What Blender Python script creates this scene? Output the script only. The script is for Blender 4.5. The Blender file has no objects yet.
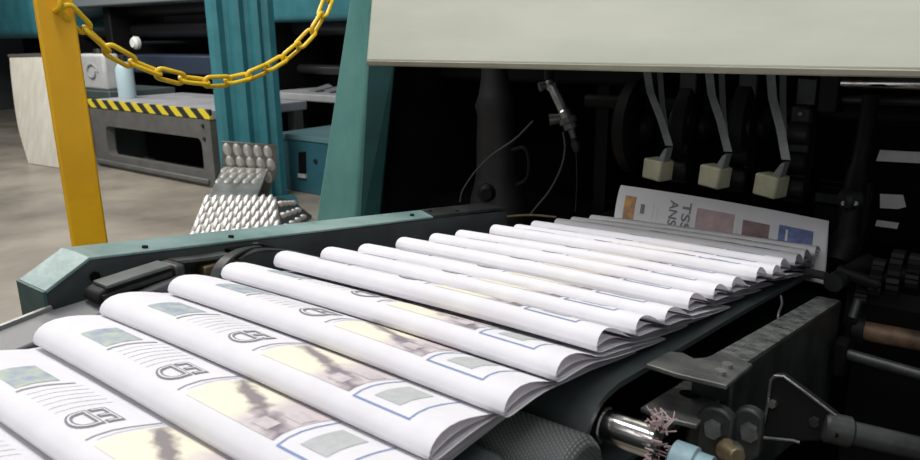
import bpy, math, random
from mathutils import Vector, Matrix
random.seed(7)
scn = bpy.context.scene
COL = scn.collection

# ------------------------------------------------------------------ camera
R = Matrix(((0.79065, 0.15173, -0.59317), (0.61217, -0.21314, 0.76146), (-0.01089, -0.96517, -0.2614)))
CH, F = 1.25, 720.0
EYE = Vector((0, 0, CH))
cam_d = bpy.data.cameras.new('camera'); cam = bpy.data.objects.new('camera', cam_d); COL.objects.link(cam)
M = Matrix(((R[0][0], -R[0][1], -R[0][2], 0), (R[1][0], -R[1][1], -R[1][2], 0), (R[2][0], -R[2][1], -R[2][2], CH), (0, 0, 0, 1)))
cam.matrix_world = M
cam_d.sensor_fit = 'HORIZONTAL'; cam_d.sensor_width = 36; cam_d.lens = F / 920 * 36
cam_d.clip_start = 0.02; cam_d.clip_end = 60
cam_d.dof.use_dof = True; cam_d.dof.focus_distance = 0.85; cam_d.dof.aperture_fstop = 16
scn.camera = cam

def ray(x, y): return R @ Vector((x - 460.0, y - 230.0, F))
def PX(x, y, v): d = ray(x, y); return EYE + d * (v / d.x)
def PY(x, y, v): d = ray(x, y); return EYE + d * (v / d.y)
def PZ(x, y, v): d = ray(x, y); return EYE + d * ((v - CH) / d.z)

# ------------------------------------------------------------------ materials
def mat(name, col, rough=0.5, metal=0.0, var=0.0, scale=8.0, col2=None, bump=0.0, bscale=60.0, spec=0.5, stretch=(1, 1, 1), lo=0.35, hi=0.65):
    m = bpy.data.materials.new(name); m.use_nodes = True
    nt = m.node_tree; b = nt.nodes['Principled BSDF']
    b.inputs['Roughness'].default_value = rough; b.inputs['Metallic'].default_value = metal
    b.inputs['Specular IOR Level'].default_value = spec
    c = (*col, 1)
    b.inputs['Base Color'].default_value = c
    if var or col2:
        tc = nt.nodes.new('ShaderNodeTexCoord'); mp = nt.nodes.new('ShaderNodeMapping'); mp.inputs['Scale'].default_value = stretch
        n = nt.nodes.new('ShaderNodeTexNoise'); n.inputs['Scale'].default_value = scale; n.inputs['Detail'].default_value = 6; n.inputs['Roughness'].default_value = .62
        r = nt.nodes.new('ShaderNodeValToRGB')
        if col2 is None: col2 = tuple(x * (1 - var) for x in col)
        r.color_ramp.elements[0].color = (*col2, 1); r.color_ramp.elements[1].color = c
        r.color_ramp.elements[0].position = lo; r.color_ramp.elements[1].position = hi
        nt.links.new(tc.outputs['Object'], mp.inputs[0]); nt.links.new(mp.outputs[0], n.inputs['Vector'])
        nt.links.new(n.outputs['Fac'], r.inputs[0]); nt.links.new(r.outputs[0], b.inputs['Base Color'])
    if bump:
        tc = nt.nodes.new('ShaderNodeTexCoord'); n = nt.nodes.new('ShaderNodeTexNoise'); n.inputs['Scale'].default_value = bscale; n.inputs['Detail'].default_value = 4
        bp = nt.nodes.new('ShaderNodeBump'); bp.inputs['Strength'].default_value = bump; bp.inputs['Distance'].default_value = .01
        nt.links.new(tc.outputs['Object'], n.inputs['Vector']); nt.links.new(n.outputs['Fac'], bp.inputs['Height']); nt.links.new(bp.outputs[0], b.inputs['Normal'])
    return m

def stripes_mat(name, c1, c2, scale, direction):
    """diagonal hazard stripes in object space"""
    m = bpy.data.materials.new(name); m.use_nodes = True
    nt = m.node_tree; b = nt.nodes['Principled BSDF']; b.inputs['Roughness'].default_value = .6
    tc = nt.nodes.new('ShaderNodeTexCoord'); dp = nt.nodes.new('ShaderNodeVectorMath'); dp.operation = 'DOT_PRODUCT'; dp.inputs[1].default_value = direction
    mu = nt.nodes.new('ShaderNodeMath'); mu.operation = 'MULTIPLY'; mu.inputs[1].default_value = scale
    fr = nt.nodes.new('ShaderNodeMath'); fr.operation = 'FRACT'; gt = nt.nodes.new('ShaderNodeMath'); gt.operation = 'GREATER_THAN'; gt.inputs[1].default_value = .5
    mx = nt.nodes.new('ShaderNodeMix'); mx.data_type = 'RGBA'; mx.inputs[6].default_value = (*c1, 1); mx.inputs[7].default_value = (*c2, 1)
    nt.links.new(tc.outputs['Object'], dp.inputs[0]); nt.links.new(dp.outputs['Value'], mu.inputs[0]); nt.links.new(mu.outputs[0], fr.inputs[0])
    nt.links.new(fr.outputs[0], gt.inputs[0]); nt.links.new(gt.outputs[0], mx.inputs[0]); nt.links.new(mx.outputs[2], b.inputs['Base Color'])
    return m

def weave_mat(name, col, scale):
    m = bpy.data.materials.new(name); m.use_nodes = True
    nt = m.node_tree; b = nt.nodes['Principled BSDF']; b.inputs['Roughness'].default_value = .6
    tc = nt.nodes.new('ShaderNodeTexCoord')
    w1 = nt.nodes.new('ShaderNodeTexWave'); w1.bands_direction = 'X'; w1.inputs['Scale'].default_value = scale
    w2 = nt.nodes.new('ShaderNodeTexWave'); w2.bands_direction = 'DIAGONAL'; w2.inputs['Scale'].default_value = scale
    ad = nt.nodes.new('ShaderNodeMath'); ad.operation = 'MULTIPLY'
    r = nt.nodes.new('ShaderNodeValToRGB'); r.color_ramp.elements[0].color = (*[x * .45 for x in col], 1); r.color_ramp.elements[1].color = (*[x * 1.5 for x in col], 1)
    bp = nt.nodes.new('ShaderNodeBump'); bp.inputs['Strength'].default_value = .5; bp.inputs['Distance'].default_value = .001
    for w in (w1, w2): nt.links.new(tc.outputs['Object'], w.inputs['Vector'])
    nt.links.new(w1.outputs['Fac'], ad.inputs[0]); nt.links.new(w2.outputs['Fac'], ad.inputs[1]); nt.links.new(ad.outputs[0], r.inputs[0])
    nt.links.new(r.outputs[0], b.inputs['Base Color']); nt.links.new(ad.outputs[0], bp.inputs['Height']); nt.links.new(bp.outputs[0], b.inputs['Normal'])
    return m

PAPER = mat('newsprint', (.83, .82, .85), .85, var=.06, scale=30, spec=.15)
PAPER_IN = mat('newsprint_inner', (.78, .75, .79), .9, var=.15, scale=25, spec=.1)
def translucent(m, f):
    nt = m.node_tree; b = nt.nodes['Principled BSDF']; o = nt.nodes['Material Output']
    t = nt.nodes.new('ShaderNodeBsdfTranslucent'); t.inputs[0].default_value = (.85, .82, .86, 1); mx = nt.nodes.new('ShaderNodeMixShader'); mx.inputs[0].default_value = f
    nt.links.new(b.outputs[0], mx.inputs[1]); nt.links.new(t.outputs[0], mx.inputs[2]); nt.links.new(mx.outputs[0], o.inputs['Surface'])
translucent(PAPER, .15); translucent(PAPER_IN, .3)
INK_GREY = mat('grey_ink', (.20, .20, .22), .8)
INK_FAINT = mat('faint_ink', (.775, .77, .80), .85, var=.2, scale=120)
INK_LINE = mat('brown_grey_ink', (.28, .26, .29), .8)
INK_BLUE = mat('blue_ink', (.19, .26, .47), .8)
INK_BOX = mat('grey_box_ink', (.47, .49, .49), .8, var=.12, scale=160)
PIC_SMALL = mat('landscape_print', (.45, .50, .40), .8, col2=(.25, .29, .42), scale=70)
PIC_YELLOW = mat('yellow_print', (.80, .74, .52), .85, col2=(.78, .74, .66), scale=40)
PIC_DARK = mat('dark_print', (.42, .39, .40), .85, col2=(.16, .14, .17), scale=55, lo=.4, hi=.7)
PIC_MAUVE = mat('mauve_print', (.60, .55, .56), .85, col2=(.44, .38, .40), scale=60)
PIC_BROWN = mat('brown_print', (.30, .20, .20), .85, col2=(.18, .12, .13), scale=40)
PIC_PINK = mat('pink_print', (.52, .40, .41), .85, col2=(.40, .29, .31), scale=40)
PIC_BLUE = mat('blue_print', (.20, .27, .52), .85, col2=(.11, .13, .26), scale=60)
PIC_ORANGE = mat('orange_print', (.62, .35, .10), .85, col2=(.25, .16, .18), scale=70)

TEAL = mat('teal_paint', (.04, .20, .235), .42, var=.25, scale=5, bump=.05)
TEAL_WORN = mat('worn_teal_paint', (.145, .34, .31), .35, col2=(.075, .235, .215), scale=7, bump=.06, stretch=(1, 1, .5))
TEAL_RAIL = mat('worn_rail_paint', (.13, .22, .21), .38, col2=(.27, .37, .35), scale=11, bump=.08)
RAIL_SIDE = mat('rail_dark_paint', (.066, .078, .078), .42, var=.45, scale=12)
RAIL_END = mat('rail_end_paint', (.05, .105, .10), .5, var=.4, scale=22)
HOOD = mat('hood_metal', (.68, .69, .575), .36, metal=.12, col2=(.54, .56, .465), scale=3.2, stretch=(.5, 1, 2.2), bump=.03, bscale=12)
HOOD_LIP = mat('hood_lip_metal', (.30, .285, .21), .4, metal=.3, var=.3, scale=9)
YELLOW = mat('yellow_paint', (.84, .46, .004), .45, col2=(.72, .36, .005), scale=6, bump=.05, lo=.3, hi=.6)
CHAIN_Y = mat('yellow_plastic', (.86, .58, .015), .35, col2=(.68, .42, .01), scale=30)
BLACK = mat('black_metal', (.0065, .0065, .007), .6, var=.5, scale=9, spec=.25)
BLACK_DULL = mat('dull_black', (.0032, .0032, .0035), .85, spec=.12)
DARK = mat('dark_grey_metal', (.022, .023, .024), .5, metal=.2, var=.5, scale=25, bump=.08)
DARK2 = mat('dark_brown_metal', (.019, .0165, .0165), .6, var=.5, scale=18, bump=.1)
GREYM = mat('grey_metal', (.17, .175, .165), .42, metal=.55, col2=(.085, .09, .087), scale=30, bump=.12, bscale=120)
GREYM2 = mat('pitted_grey_metal', (.21, .22, .21), .38, metal=.4, col2=(.055, .06, .057), scale=70, bump=.2, bscale=220)
GREYD = mat('grey_dark_metal', (.040, .045, .043), .45, metal=.3, col2=(.014, .016, .016), scale=18, bump=.1)
CHROME = mat('chrome', (.75, .74, .72), .15, metal=1, col2=(.35, .26, .2), scale=40, lo=.3, hi=.5)
STEEL = mat('steel', (.45, .45, .44), .28, metal=.9, var=.4, scale=30)
RUST = mat('rusty_steel', (.22, .14, .09), .5, metal=.4, col2=(.07, .045, .03), scale=30)
BELT = mat('belt_rubber', (.048, .06, .06), .42, var=.3, scale=14, spec=.5)
BELT_GREY = mat('grey_guide_plate', (.095, .10, .105), .45, var=.18, scale=10)
ROLLER = weave_mat('woven_rubber', (.10, .108, .108), 150)
IVORY = mat('ivory_plastic', (.68, .67, .47), .5, var=.2, scale=30)
BLADE = mat('clear_strap', (.32, .34, .34), .25, var=.4, scale=20)
WHITE = mat('white_label', (.88, .88, .86), .6, var=.12, scale=30)
CABLE = mat('cable_rubber', (.045, .06, .05), .5)
FRAME_GREY = mat('grey_machine_paint', (.115, .115, .11), .5, var=.25, scale=8)
TABLE_TOP = mat('pale_table_top', (.42, .42, .45), .4, var=.3, scale=5)
HAZ = stripes_mat('hazard_tape', (.68, .55, .03), (.02, .02, .02), 4.6, (1, 0, 1.3))
DIAMOND = mat('diamond_plate', (.50, .49, .47), .32, metal=.75, col2=(.27, .26, .25), scale=6)
DIAMOND_LUMP = mat('diamond_plate_lump', (.52, .51, .48), .38, metal=.7)
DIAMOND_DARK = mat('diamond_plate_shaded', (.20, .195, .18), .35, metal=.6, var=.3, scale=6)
BOARD = mat('pale_board', (.60, .59, .53), .65, col2=(.50, .47, .39), scale=5, stretch=(2, 2, .4))
NAVY = mat('navy_paint', (.03, .045, .075), .5)
PALE_BLUE = mat('pale_blue_plastic', (.42, .55, .60), .5)
BLUE_CAP = mat('blue_grey_cap', (.24, .36, .40), .5, var=.3, scale=60)
TUFT = mat('pinkish_thread', (.45, .33, .33), .8)
BRONZE = mat('bronze', (.22, .17, .10), .45, metal=.6, var=.4, scale=50)
FLOOR = mat('concrete_floor', (.33, .295, .245), .36, col2=(.155, .138, .115), scale=1.1, bump=.03, bscale=30)
WALL = mat('dark_wall', (.05, .055, .06), .8, var=.3, scale=1)

# ------------------------------------------------------------------ mesh builder
class MB:
    def __init__(s): s.v, s.f, s.m = [], [], []
    def add(s, vs, fs, mi=0):
        o = len(s.v); s.v += [Vector(v) for v in vs]; s.f += [tuple(i + o for i in f) for f in fs]; s.m += [mi] * len(fs); return s
    def box(s, a, b, mi=0, mx=None):
        x0, y0, z0 = a; x1, y1, z1 = b
        vs = [Vector(p) for p in ((x0, y0, z0), (x1, y0, z0), (x1, y1, z0), (x0, y1, z0), (x0, y0, z1), (x1, y0, z1), (x1, y1, z1), (x0, y1, z1))]
        if mx: vs = [mx @ v for v in vs]
        return s.add(vs, [(3, 2, 1, 0), (4, 5, 6, 7), (0, 1, 5, 4), (1, 2, 6, 5), (2, 3, 7, 6), (3, 0, 4, 7)], mi)
    def prism(s, poly, off, mi=0):
        p = [Vector(q) for q in poly]; off = Vector(off); n = len(p)
        nrm = sum(((p[i] - p[0]).cross(p[(i + 1) % n] - p[0]) for i in range(1, n - 1)), Vector())
        if nrm.dot(off) > 0: p = p[::-1]
        vs = p + [q + off for q in p]
        fs = [tuple(range(n)), tuple(range(2 * n - 1, n - 1, -1))] + [(i, i + n, (i + 1) % n + n, (i + 1) % n) for i in range(n)]
        return s.add(vs, fs, mi)
    def cyl(s, a, b, r0, r1=None, n=20, mi=0, caps=True):
        a, b = Vector(a), Vector(b); r1 = r0 if r1 is None else r1
        d = (b - a).normalized(); u = d.orthogonal().normalized(); w = d.cross(u)
        vs = []
        for c, r in ((a, r0), (b, r1)):
            for i in range(n):
                t = 2 * math.pi * i / n; vs.append(c + (u * math.cos(t) + w * math.sin(t)) * r)
        fs = [(i, (i + 1) % n, (i + 1) % n + n, i + n) for i in range(n)]
        if caps: fs += [tuple(range(n - 1, -1, -1)), tuple(range(n, 2 * n))]
        return s.add(vs, fs, mi)
    def lathe(s, a, b, prof, n=24, mi=0):
        """prof = [(t along a-b, radius)]"""
        a, b = Vector(a), Vector(b); d = b - a; e = d.normalized(); u = e.orthogonal().normalized(); w = e.cross(u)
        vs, fs = [], []
        for t, r in prof:
            for i in range(n):
                q = 2 * math.pi * i / n; vs.append(a + d * t + (u * math.cos(q) + w * math.sin(q)) * r)
        k = len(prof)
        for j in range(k - 1):
            for i in range(n): fs.append((j * n + i, j * n + (i + 1) % n, (j + 1) * n + (i + 1) % n, (j + 1) * n + i))
        fs += [tuple(range(n - 1, -1, -1)), tuple(range((k - 1) * n, k * n))]
        return s.add(vs, fs, mi)
    def tube(s, pts, r, n=10, closed=False, mi=0):
        p = [Vector(q) for q in pts]; k = len(p); vs, fs = [], []
        up = None
        for i in range(k):
            if closed: t = p[(i + 1) % k] - p[i - 1]
            else: t = p[min(i + 1, k - 1)] - p[max(i - 1, 0)]
            t.normalize()
            if up is None: up = t.orthogonal().normalized()
            up = (up - t * up.dot(t)).normalized(); w = t.cross(up)
            rr = r[i] if isinstance(r, (list, tuple)) else r
            for j in range(n):
                q = 2 * math.pi * j / n; vs.append(p[i] + (up * math.cos(q) + w * math.sin(q)) * rr)
        for i in range(k if closed else k - 1):
            a, b = i * n, ((i + 1) % k) * n
            for j in range(n): fs.append((a + j, a + (j + 1) % n, b + (j + 1) % n, b + j))
        if not closed: fs += [tuple(range(n - 1, -1, -1)), tuple(range((k - 1) * n, k * n))]
        return s.add(vs, fs, mi)
    def ribbon(s, pts, wv, th, mi=0):
        """flat strip: centre line pts, width vector wv, thickness th"""
        p = [Vector(q) for q in pts]; k = len(p); vs, fs = [], []
        wv = Vector(wv)
        for i in range(k):
            t = (p[min(i + 1, k - 1)] - p[max(i - 1, 0)]).normalized(); n = t.cross(wv).normalized() * th
            vs += [p[i] - wv / 2 - n / 2, p[i] + wv / 2 - n / 2, p[i] + wv / 2 + n / 2, p[i] - wv / 2 + n / 2]
        for i in range(k - 1):
            for j in range(4): fs.append((i * 4 + j, i * 4 + (j + 1) % 4, i * 4 + 4 + (j + 1) % 4, i * 4 + 4 + j))
        fs += [(3, 2, 1, 0), tuple(k * 4 - 4 + j for j in range(4))]
        return s.add(vs, fs, mi)
    def build(s, name, mats, parent=None, bevel=0, smooth=35, seg=2, origin=None):
        if not isinstance(mats, (list, tuple)): mats = [mats]
        me = bpy.data.meshes.new(name)
        off = origin if origin is not None else (parent_world(parent) if parent else None)
        if off is None:
            xs = [v for v in s.v]
            off = Vector((sum(v.x for v in xs) / len(xs), sum(v.y for v in xs) / len(xs), min(v.z for v in xs)))
        off = Vector(off)
        me.from_pydata([tuple(v - off) for v in s.v], [], s.f); me.update()
        for m in mats: me.materials.append(m)
        me.polygons.foreach_set('material_index', s.m)
        import bmesh
        bm = bmesh.new(); bm.from_mesh(me); bmesh.ops.recalc_face_normals(bm, faces=bm.faces); bm.to_mesh(me); bm.free()
        me.shade_smooth(); me.set_sharp_from_angle(angle=math.radians(smooth))
        o = bpy.data.objects.new(name, me); COL.objects.link(o)
        if parent is None: o.location = off
        else:
            o.parent = parent; o.location = off - parent_world(parent)
        if bevel:
            b = o.modifiers.new('bevel', 'BEVEL'); b.width = bevel; b.segments = seg; b.limit_method = 'ANGLE'; b.angle_limit = math.radians(40)
        return o

def parent_world(o):
    p = Vector((0, 0, 0))
    while o is not None: p = p + o.location; o = o.parent
    return p
def tag(o, label=None, cat=None, group=None, kind=None):
    if label: o['label'] = label
    if cat: o['category'] = cat
    if group: o['group'] = group
    if kind: o['kind'] = kind
    return o
def thing(name, loc, label, cat, group=None):
    o = bpy.data.objects.new(name, None); COL.objects.link(o); o.location = Vector(loc); o.empty_display_size = .05
    return tag(o, label, cat, group)
def bolt(parent, p, n, r=.006, h=.005, m=None, name='bolt'):
    p = Vector(p); n = Vector(n).normalized()
    return MB().cyl(p - n * .001, p + n * h, r, r * .92, 6).build(name, m or STEEL, parent, smooth=20)
def spline(pts, k=8):
    """Catmull-Rom through 3-D points"""
    p = [Vector(q) for q in pts]; p = [p[0] * 2 - p[1]] + p + [p[-1] * 2 - p[-2]]; out = []
    for i in range(1, len(p) - 2):
        for j in range(k):
            t = j / k; a, b, c, d = p[i - 1:i + 3]
            out.append(.5 * ((2 * b) + (c - a) * t + (2 * a - 5 * b + 4 * c - d) * t * t + (3 * b - a - 3 * c + d) * t ** 3))
    out.append(p[-2]); return out
def interp(tab, x):
    """monotone-ish cubic through a table"""
    if x <= tab[0][0]: 
        s = (tab[1][1] - tab[0][1]) / (tab[1][0] - tab[0][0]); return tab[0][1] + s * (x - tab[0][0])
    if x >= tab[-1][0]:
        s = (tab[-1][1] - tab[-2][1]) / (tab[-1][0] - tab[-2][0]); return tab[-1][1] + s * (x - tab[-1][0])
    for i in range(len(tab) - 1):
        if tab[i][0] <= x <= tab[i + 1][0]: break
    def slope(j):
        if j <= 0: return (tab[1][1] - tab[0][1]) / (tab[1][0] - tab[0][0])
        if j >= len(tab) - 1: return (tab[-1][1] - tab[-2][1]) / (tab[-1][0] - tab[-2][0])
        return (tab[j + 1][1] - tab[j - 1][1]) / (tab[j + 1][0] - tab[j - 1][0])
    h = tab[i + 1][0] - tab[i][0]; t = (x - tab[i][0]) / h
    return ((2 * t ** 3 - 3 * t * t + 1) * tab[i][1] + (t ** 3 - 2 * t * t + t) * h * slope(i) + (-2 * t ** 3 + 3 * t * t) * tab[i + 1][1] + (t ** 3 - t * t) * h * slope(i + 1))

# fold-line height of the paper stream along the conveyor (the stream rises toward the near end)
ZF = [(-.3, .935), (.05, 1.000), (.14, 1.012), (.205, 1.020), (.26, 1.0285), (.317, 1.034), (.37, 1.036), (.43, 1.034), (.49, 1.0265), (.56, 1.017), (.80, .985), (1.30, .912)]
def zf(y): return interp(ZF, y)
LIFT = .0275                      # fold tip above belt

# ------------------------------------------------------------------ setting
def struct(name, mb, m): return tag(mb.build(name, m), kind='structure')
struct('floor', MB().box((-15, -5, -.1), (5, 10, 0)), FLOOR)
struct('wall_back', MB().box((-15, 10, 0), (5, 10.2, 4.5)), WALL)
struct('wall_left', MB().box((-15.2, -5, 0), (-15, 10.2, 4.5)), WALL)

# ------------------------------------------------------------------ newspapers
W = .36
TT = [(0, .0280), (.0008, .0312), (.0025, .0340), (.006, .0364), (.011, .0377), (.018, .0374), (.028, .0350), (.038, .0312), (.048, .0268), (.058, .0222), (.070, .0185), (.085, .0168), (.10, .0152), (.116, .0133), (.14, .0100), (.174, .0054), (.205, .0014)]
BB = [(0, .0280), (.0008, .0255), (.0025, .0237), (.006, .0224), (.011, .0217), (.018, .0213), (.028, .0208), (.038, .0201), (.048, .0191), (.058, .0176), (.070, .0152), (.085, .0128), (.10, .0108), (.116, .0090), (.14, .0062), (.174, .0028), (.205, .0004)]
def lin(tab, x):
    if x <= tab[0][0]: return tab[0][1]
    for (a, b), (c, d) in zip(tab, tab[1:]):
        if x <= c: return b + (d - b) * (x - a) / (c - a)
    return tab[-1][1]
SS = [.205, .19, .174, .157, .14, .116, .10, .085, .07, .064, .058, .053, .048, .043, .038, .033, .028, .023, .018, .0145, .011, .0085, .006, .0042, .0025, .0016, .0008, .0003]

def text_tris(body, offset):
    cu = bpy.data.curves.new('lettering', 'FONT'); cu.body = body; cu.offset = offset; cu.resolution_u = 5
    ob = bpy.data.objects.new('lettering', cu); COL.objects.link(ob)
    dg = bpy.context.evaluated_depsgraph_get(); me = bpy.data.meshes.new_from_object(ob.evaluated_get(dg))
    import bmesh
    bm = bmesh.new(); bm.from_mesh(me)
    for k in range(1, 40):
        bmesh.ops.bisect_plane(bm, geom=bm.verts[:] + bm.edges[:] + bm.faces[:], plane_co=(k * .08, 0, 0), plane_no=(1, 0, 0))
    bm.to_mesh(me); bm.free()
    vs = [v.co.copy() for v in me.vertices]; fs = [tuple(p.vertices) for p in me.polygons]
    bpy.data.objects.remove(ob); bpy.data.curves.remove(cu); bpy.data.meshes.remove(me)
    return vs, fs
ED_OUT, ED_IN = text_tris('ED', .030), text_tris('ED', -.026)
ED_W = max(v.x for v in ED_OUT[0]); ED_H = max(v.y for v in ED_OUT[0])

def photo_mat():
    m = bpy.data.materials.new('newspaper_photo_print'); m.use_nodes = True
    nt = m.node_tree; b = nt.nodes['Principled BSDF']; b.inputs['Roughness'].default_value = .85; b.inputs['Specular IOR Level'].default_value = .15
    def N(t, **k):
        n = nt.nodes.new(t)
        for a, v in k.items(): setattr(n, a, v)
        return n
    def math_(op, a, b_=None, clamp=False):
        n = N('ShaderNodeMath', operation=op); n.use_clamp = clamp
        for i, v in enumerate((a, b_)):
            if v is None: continue
            if isinstance(v, (int, float)): n.inputs[i].default_value = v
            else: nt.links.new(v, n.inputs[i])
        return n.outputs[0]
    def mix(f, a, b_):
        n = N('ShaderNodeMix', data_type='RGBA'); nt.links.new(f, n.inputs[0])
        for i, v in ((6, a), (7, b_)):
            if isinstance(v, tuple): n.inputs[i].default_value = (*v, 1)
            else: nt.links.new(v, n.inputs[i])
        return n.outputs[2]
    tc = N('ShaderNodeTexCoord'); sp_ = N('ShaderNodeSeparateXYZ'); nt.links.new(tc.outputs['Object'], sp_.inputs[0])
    no = N('ShaderNodeTexNoise'); no.inputs['Scale'].default_value = 75; no.inputs['Detail'].default_value = 5; nt.links.new(tc.outputs['Object'], no.inputs['Vector'])
    x, y, nz = sp_.outputs[0], sp_.outputs[1], math_('SUBTRACT', no.outputs['Fac'], .5)
    right = math_('ADD', math_('MULTIPLY', math_('SUBTRACT', x, .060), 55), math_('MULTIPLY', nz, 1.6), True)
    c = mix(right, (.78, .73, .60), (.58, .52, .53))
    v = math_('ABSOLUTE', math_('ADD', math_('MULTIPLY', math_('SUBTRACT', x, .064), .42), math_('ADD', y, .107)))
    dk = math_('ADD', math_('SUBTRACT', 1.15, math_('DIVIDE', v, .0085)), math_('MULTIPLY', nz, 3.2), True)
    dk = math_('MULTIPLY', dk, .85)
    c = mix(dk, c, (.17, .145, .175))
    nt.links.new(c, b.inputs['Base Color']); return m
PHOTO = photo_mat()
PMATS = [PAPER, INK_GREY, INK_FAINT, INK_LINE, INK_BLUE, INK_BOX, PIC_SMALL, PIC_YELLOW, PIC_DARK, PIC_MAUVE, PHOTO]
def newspaper(y0, X0, label, seed):
    rnd = random.Random(seed)
    ph, am = rnd.uniform(0, 6), rnd.uniform(.0006, .0014)
    skew = rnd.uniform(-.002, .002); lift = rnd.uniform(-.0008, .0008); puff = rnd.uniform(.9, 1.12)
    z0 = zf(y0) - LIFT
    def tilt(y):
        q = min(1, max(0, (y - .30) / .16)); return -.0055 * q * q * (3 - 2 * q)
    def pos(x, s, h):
        e = math.sin(x / W * math.pi)
        hh = h + (h - lin(BB, s)) * (puff - 1)
        dy = am * math.sin(ph + x * 14) + skew * (x / W - .5)
        tuck = .007 * max(0, s / .2) ** 1.5
        return Vector((X0 + x - tuck, y0 + s + dy, zf(y0 + s) - LIFT + .0005 + hh + lift + tilt(y0 + s) * (1 - x / W) + .0012 * e * (1 if s < .06 else .3)))
    root = thing('newspaper', (X0 + W / 2, y0 + .14, zf(y0 + .14) - LIFT), label, 'newspaper', 'folded newspapers in the overlapping stream')
    mb = MB()
    xs = [W * i / 10 for i in range(11)]
    prof = [(s, lin(TT, s)) for s in SS] + [(-.0002, .0280)] + [(s, lin(BB, s)) for s in SS[::-1]]
    vs = [pos(x, s, h) for s, h in prof for x in xs]
    nx = len(xs)
    fs = [(i * nx + j, i * nx + j + 1, (i + 1) * nx + j + 1, (i + 1) * nx + j) for i in range(len(prof) - 1) for j in range(nx - 1)]
    mb.add(vs, fs, 0)
    def top(x, s, l): return pos(x, s, lin(TT, s) + l)
    def patch(x0, x1, s0, s1, mi, l=.0003, n=18, shear=0):
        vs, fs = [], []
        for i in range(n):
            for j in range(n):
                s = s0 + (s1 - s0) * i / (n - 1); x = x0 + (x1 - x0) * j / (n - 1) + shear * (s - s0)
                vs.append(top(x, s, l))
        for i in range(n - 1):
            for j in range(n - 1): fs.append((i * n + j, i * n + j + 1, (i + 1) * n + j + 1, (i + 1) * n + j))
        mb.add(vs, fs, mi)
    patch(.048, .088, .016, .044, 6)
    patch(.092, .0945, .014, .050, 3, shear=.1)
    for k in range(6): patch(.103 + k * .008, .104 + k * .008, .016, .052, 2)
    sc = .0255 / ED_H; ws = .030 / ED_W
    for (vv, ff), mi, l in ((ED_OUT, 1, .0004), (ED_IN, 0, .0007)):
        mb.add([top(.153 + v.y * sc, .0135 + (ED_W - v.x) * ws, l) for v in vv], ff, mi)
    patch(.189, .1905, .012, .058, 3, shear=.05); patch(.1945, .1955, .016, .058, 2)
    patch(.199, .286, .012, .060, 10)
    patch(.268, .284, .034, .048, 9, .0006); patch(.262, .276, .016, .026, 9, .0006)
    patch(.291, .2923, .0105, .058, 4); patch(.336, .3373, .0105, .058, 4); patch(.291, .3373, .0100, .0113, 4, .0004)
    patch(.302, .323, .018, .05, 5)
    mb.build('outer_sheet', PMATS, root, smooth=70)
    ib = MB()
    for q, ins in ((.34, .0012),):
        sh = .0012 + (1 - q) * .004
        prof2 = []
        for sgn, tab in ((1, TT), (-1, BB)):
            for s_ in (SS if sgn == 1 else SS[::-1]):
                s2 = s_ + sh * max(0, 1 - s_ / .12)
                t_, b_ = lin(TT, s2), lin(BB, s2); g = t_ - b_
                prof2.append((s2, b_ + g * (q + .16 * math.sin(min(1, s_ / .07) * math.pi) if sgn == 1 else .07)))
        x0, x1 = ins, W - ins
        xs2 = [x0 + (x1 - x0) * i / 6 for i in range(7)]
        vs = [pos(x, s, h) for s, h in prof2 for x in xs2]
        ib.add(vs, [(i * 7 + j, i * 7 + j + 1, i * 7 + 8 + j, i * 7 + 7 + j) for i in range(len(prof2) - 1) for j in range(6)])
    ib.build('inner_pages', PAPER_IN, root, smooth=70)
    return root

YS = [(.086, -.585), (.146, -.588), (.205, -.587), (.26, -.585), (.317, -.575), (.369, -.571), (.430, -.573), (.489, -.571), (.541, -.568), (.608, -.573), (.668, -.570), (.720, -.569), (.792, -.565), (.843, -.560), (.900, -.566), (.965, -.563), (1.021, -.565), (1.084, -.564)]
LAB = ['folded newspaper nearest the camera, almost wholly cut off by the bottom left corner',
 'folded newspaper cut off by the bottom left corner, second in the stream',
 'folded newspaper by the tip of the grey guide plate, third in the stream',
 'folded newspaper with outlined ED lettering, lowest one whose right open end is in view',
 'folded newspaper with outlined ED lettering, second lowest whose right open end is in view',
 'folded newspaper over the dark belt end, third right open end from the bottom',
 'folded newspaper in the bright stream, fourth right open end counted from the bottom',
 'folded newspaper in the bright stream, fifth right open end counted from the bottom',
 'folded newspaper beside the bolted lug plate, sixth right open end counted from the bottom',
 'folded newspaper in the bright stream, seventh right open end counted from the bottom',
 'folded newspaper in the bright stream, fifth below the grey shaded ones',
 'folded newspaper in the bright stream, fourth below the grey shaded ones',
 'folded newspaper in the bright stream, third below the grey shaded ones',
 'folded newspaper in the bright stream, second below the grey shaded ones',
 'last bright folded newspaper, just below the grey shaded ones under the hood',
 'grey shaded folded newspaper under the hood edge, lowest of the three',
 'grey shaded folded newspaper under the hood edge, middle of the three',
 'grey shaded folded newspaper farthest back in the stream, below the dropping newspaper']
for i, (y, X) in enumerate(YS): newspaper(y, X, LAB[i], 100 + i)

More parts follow.
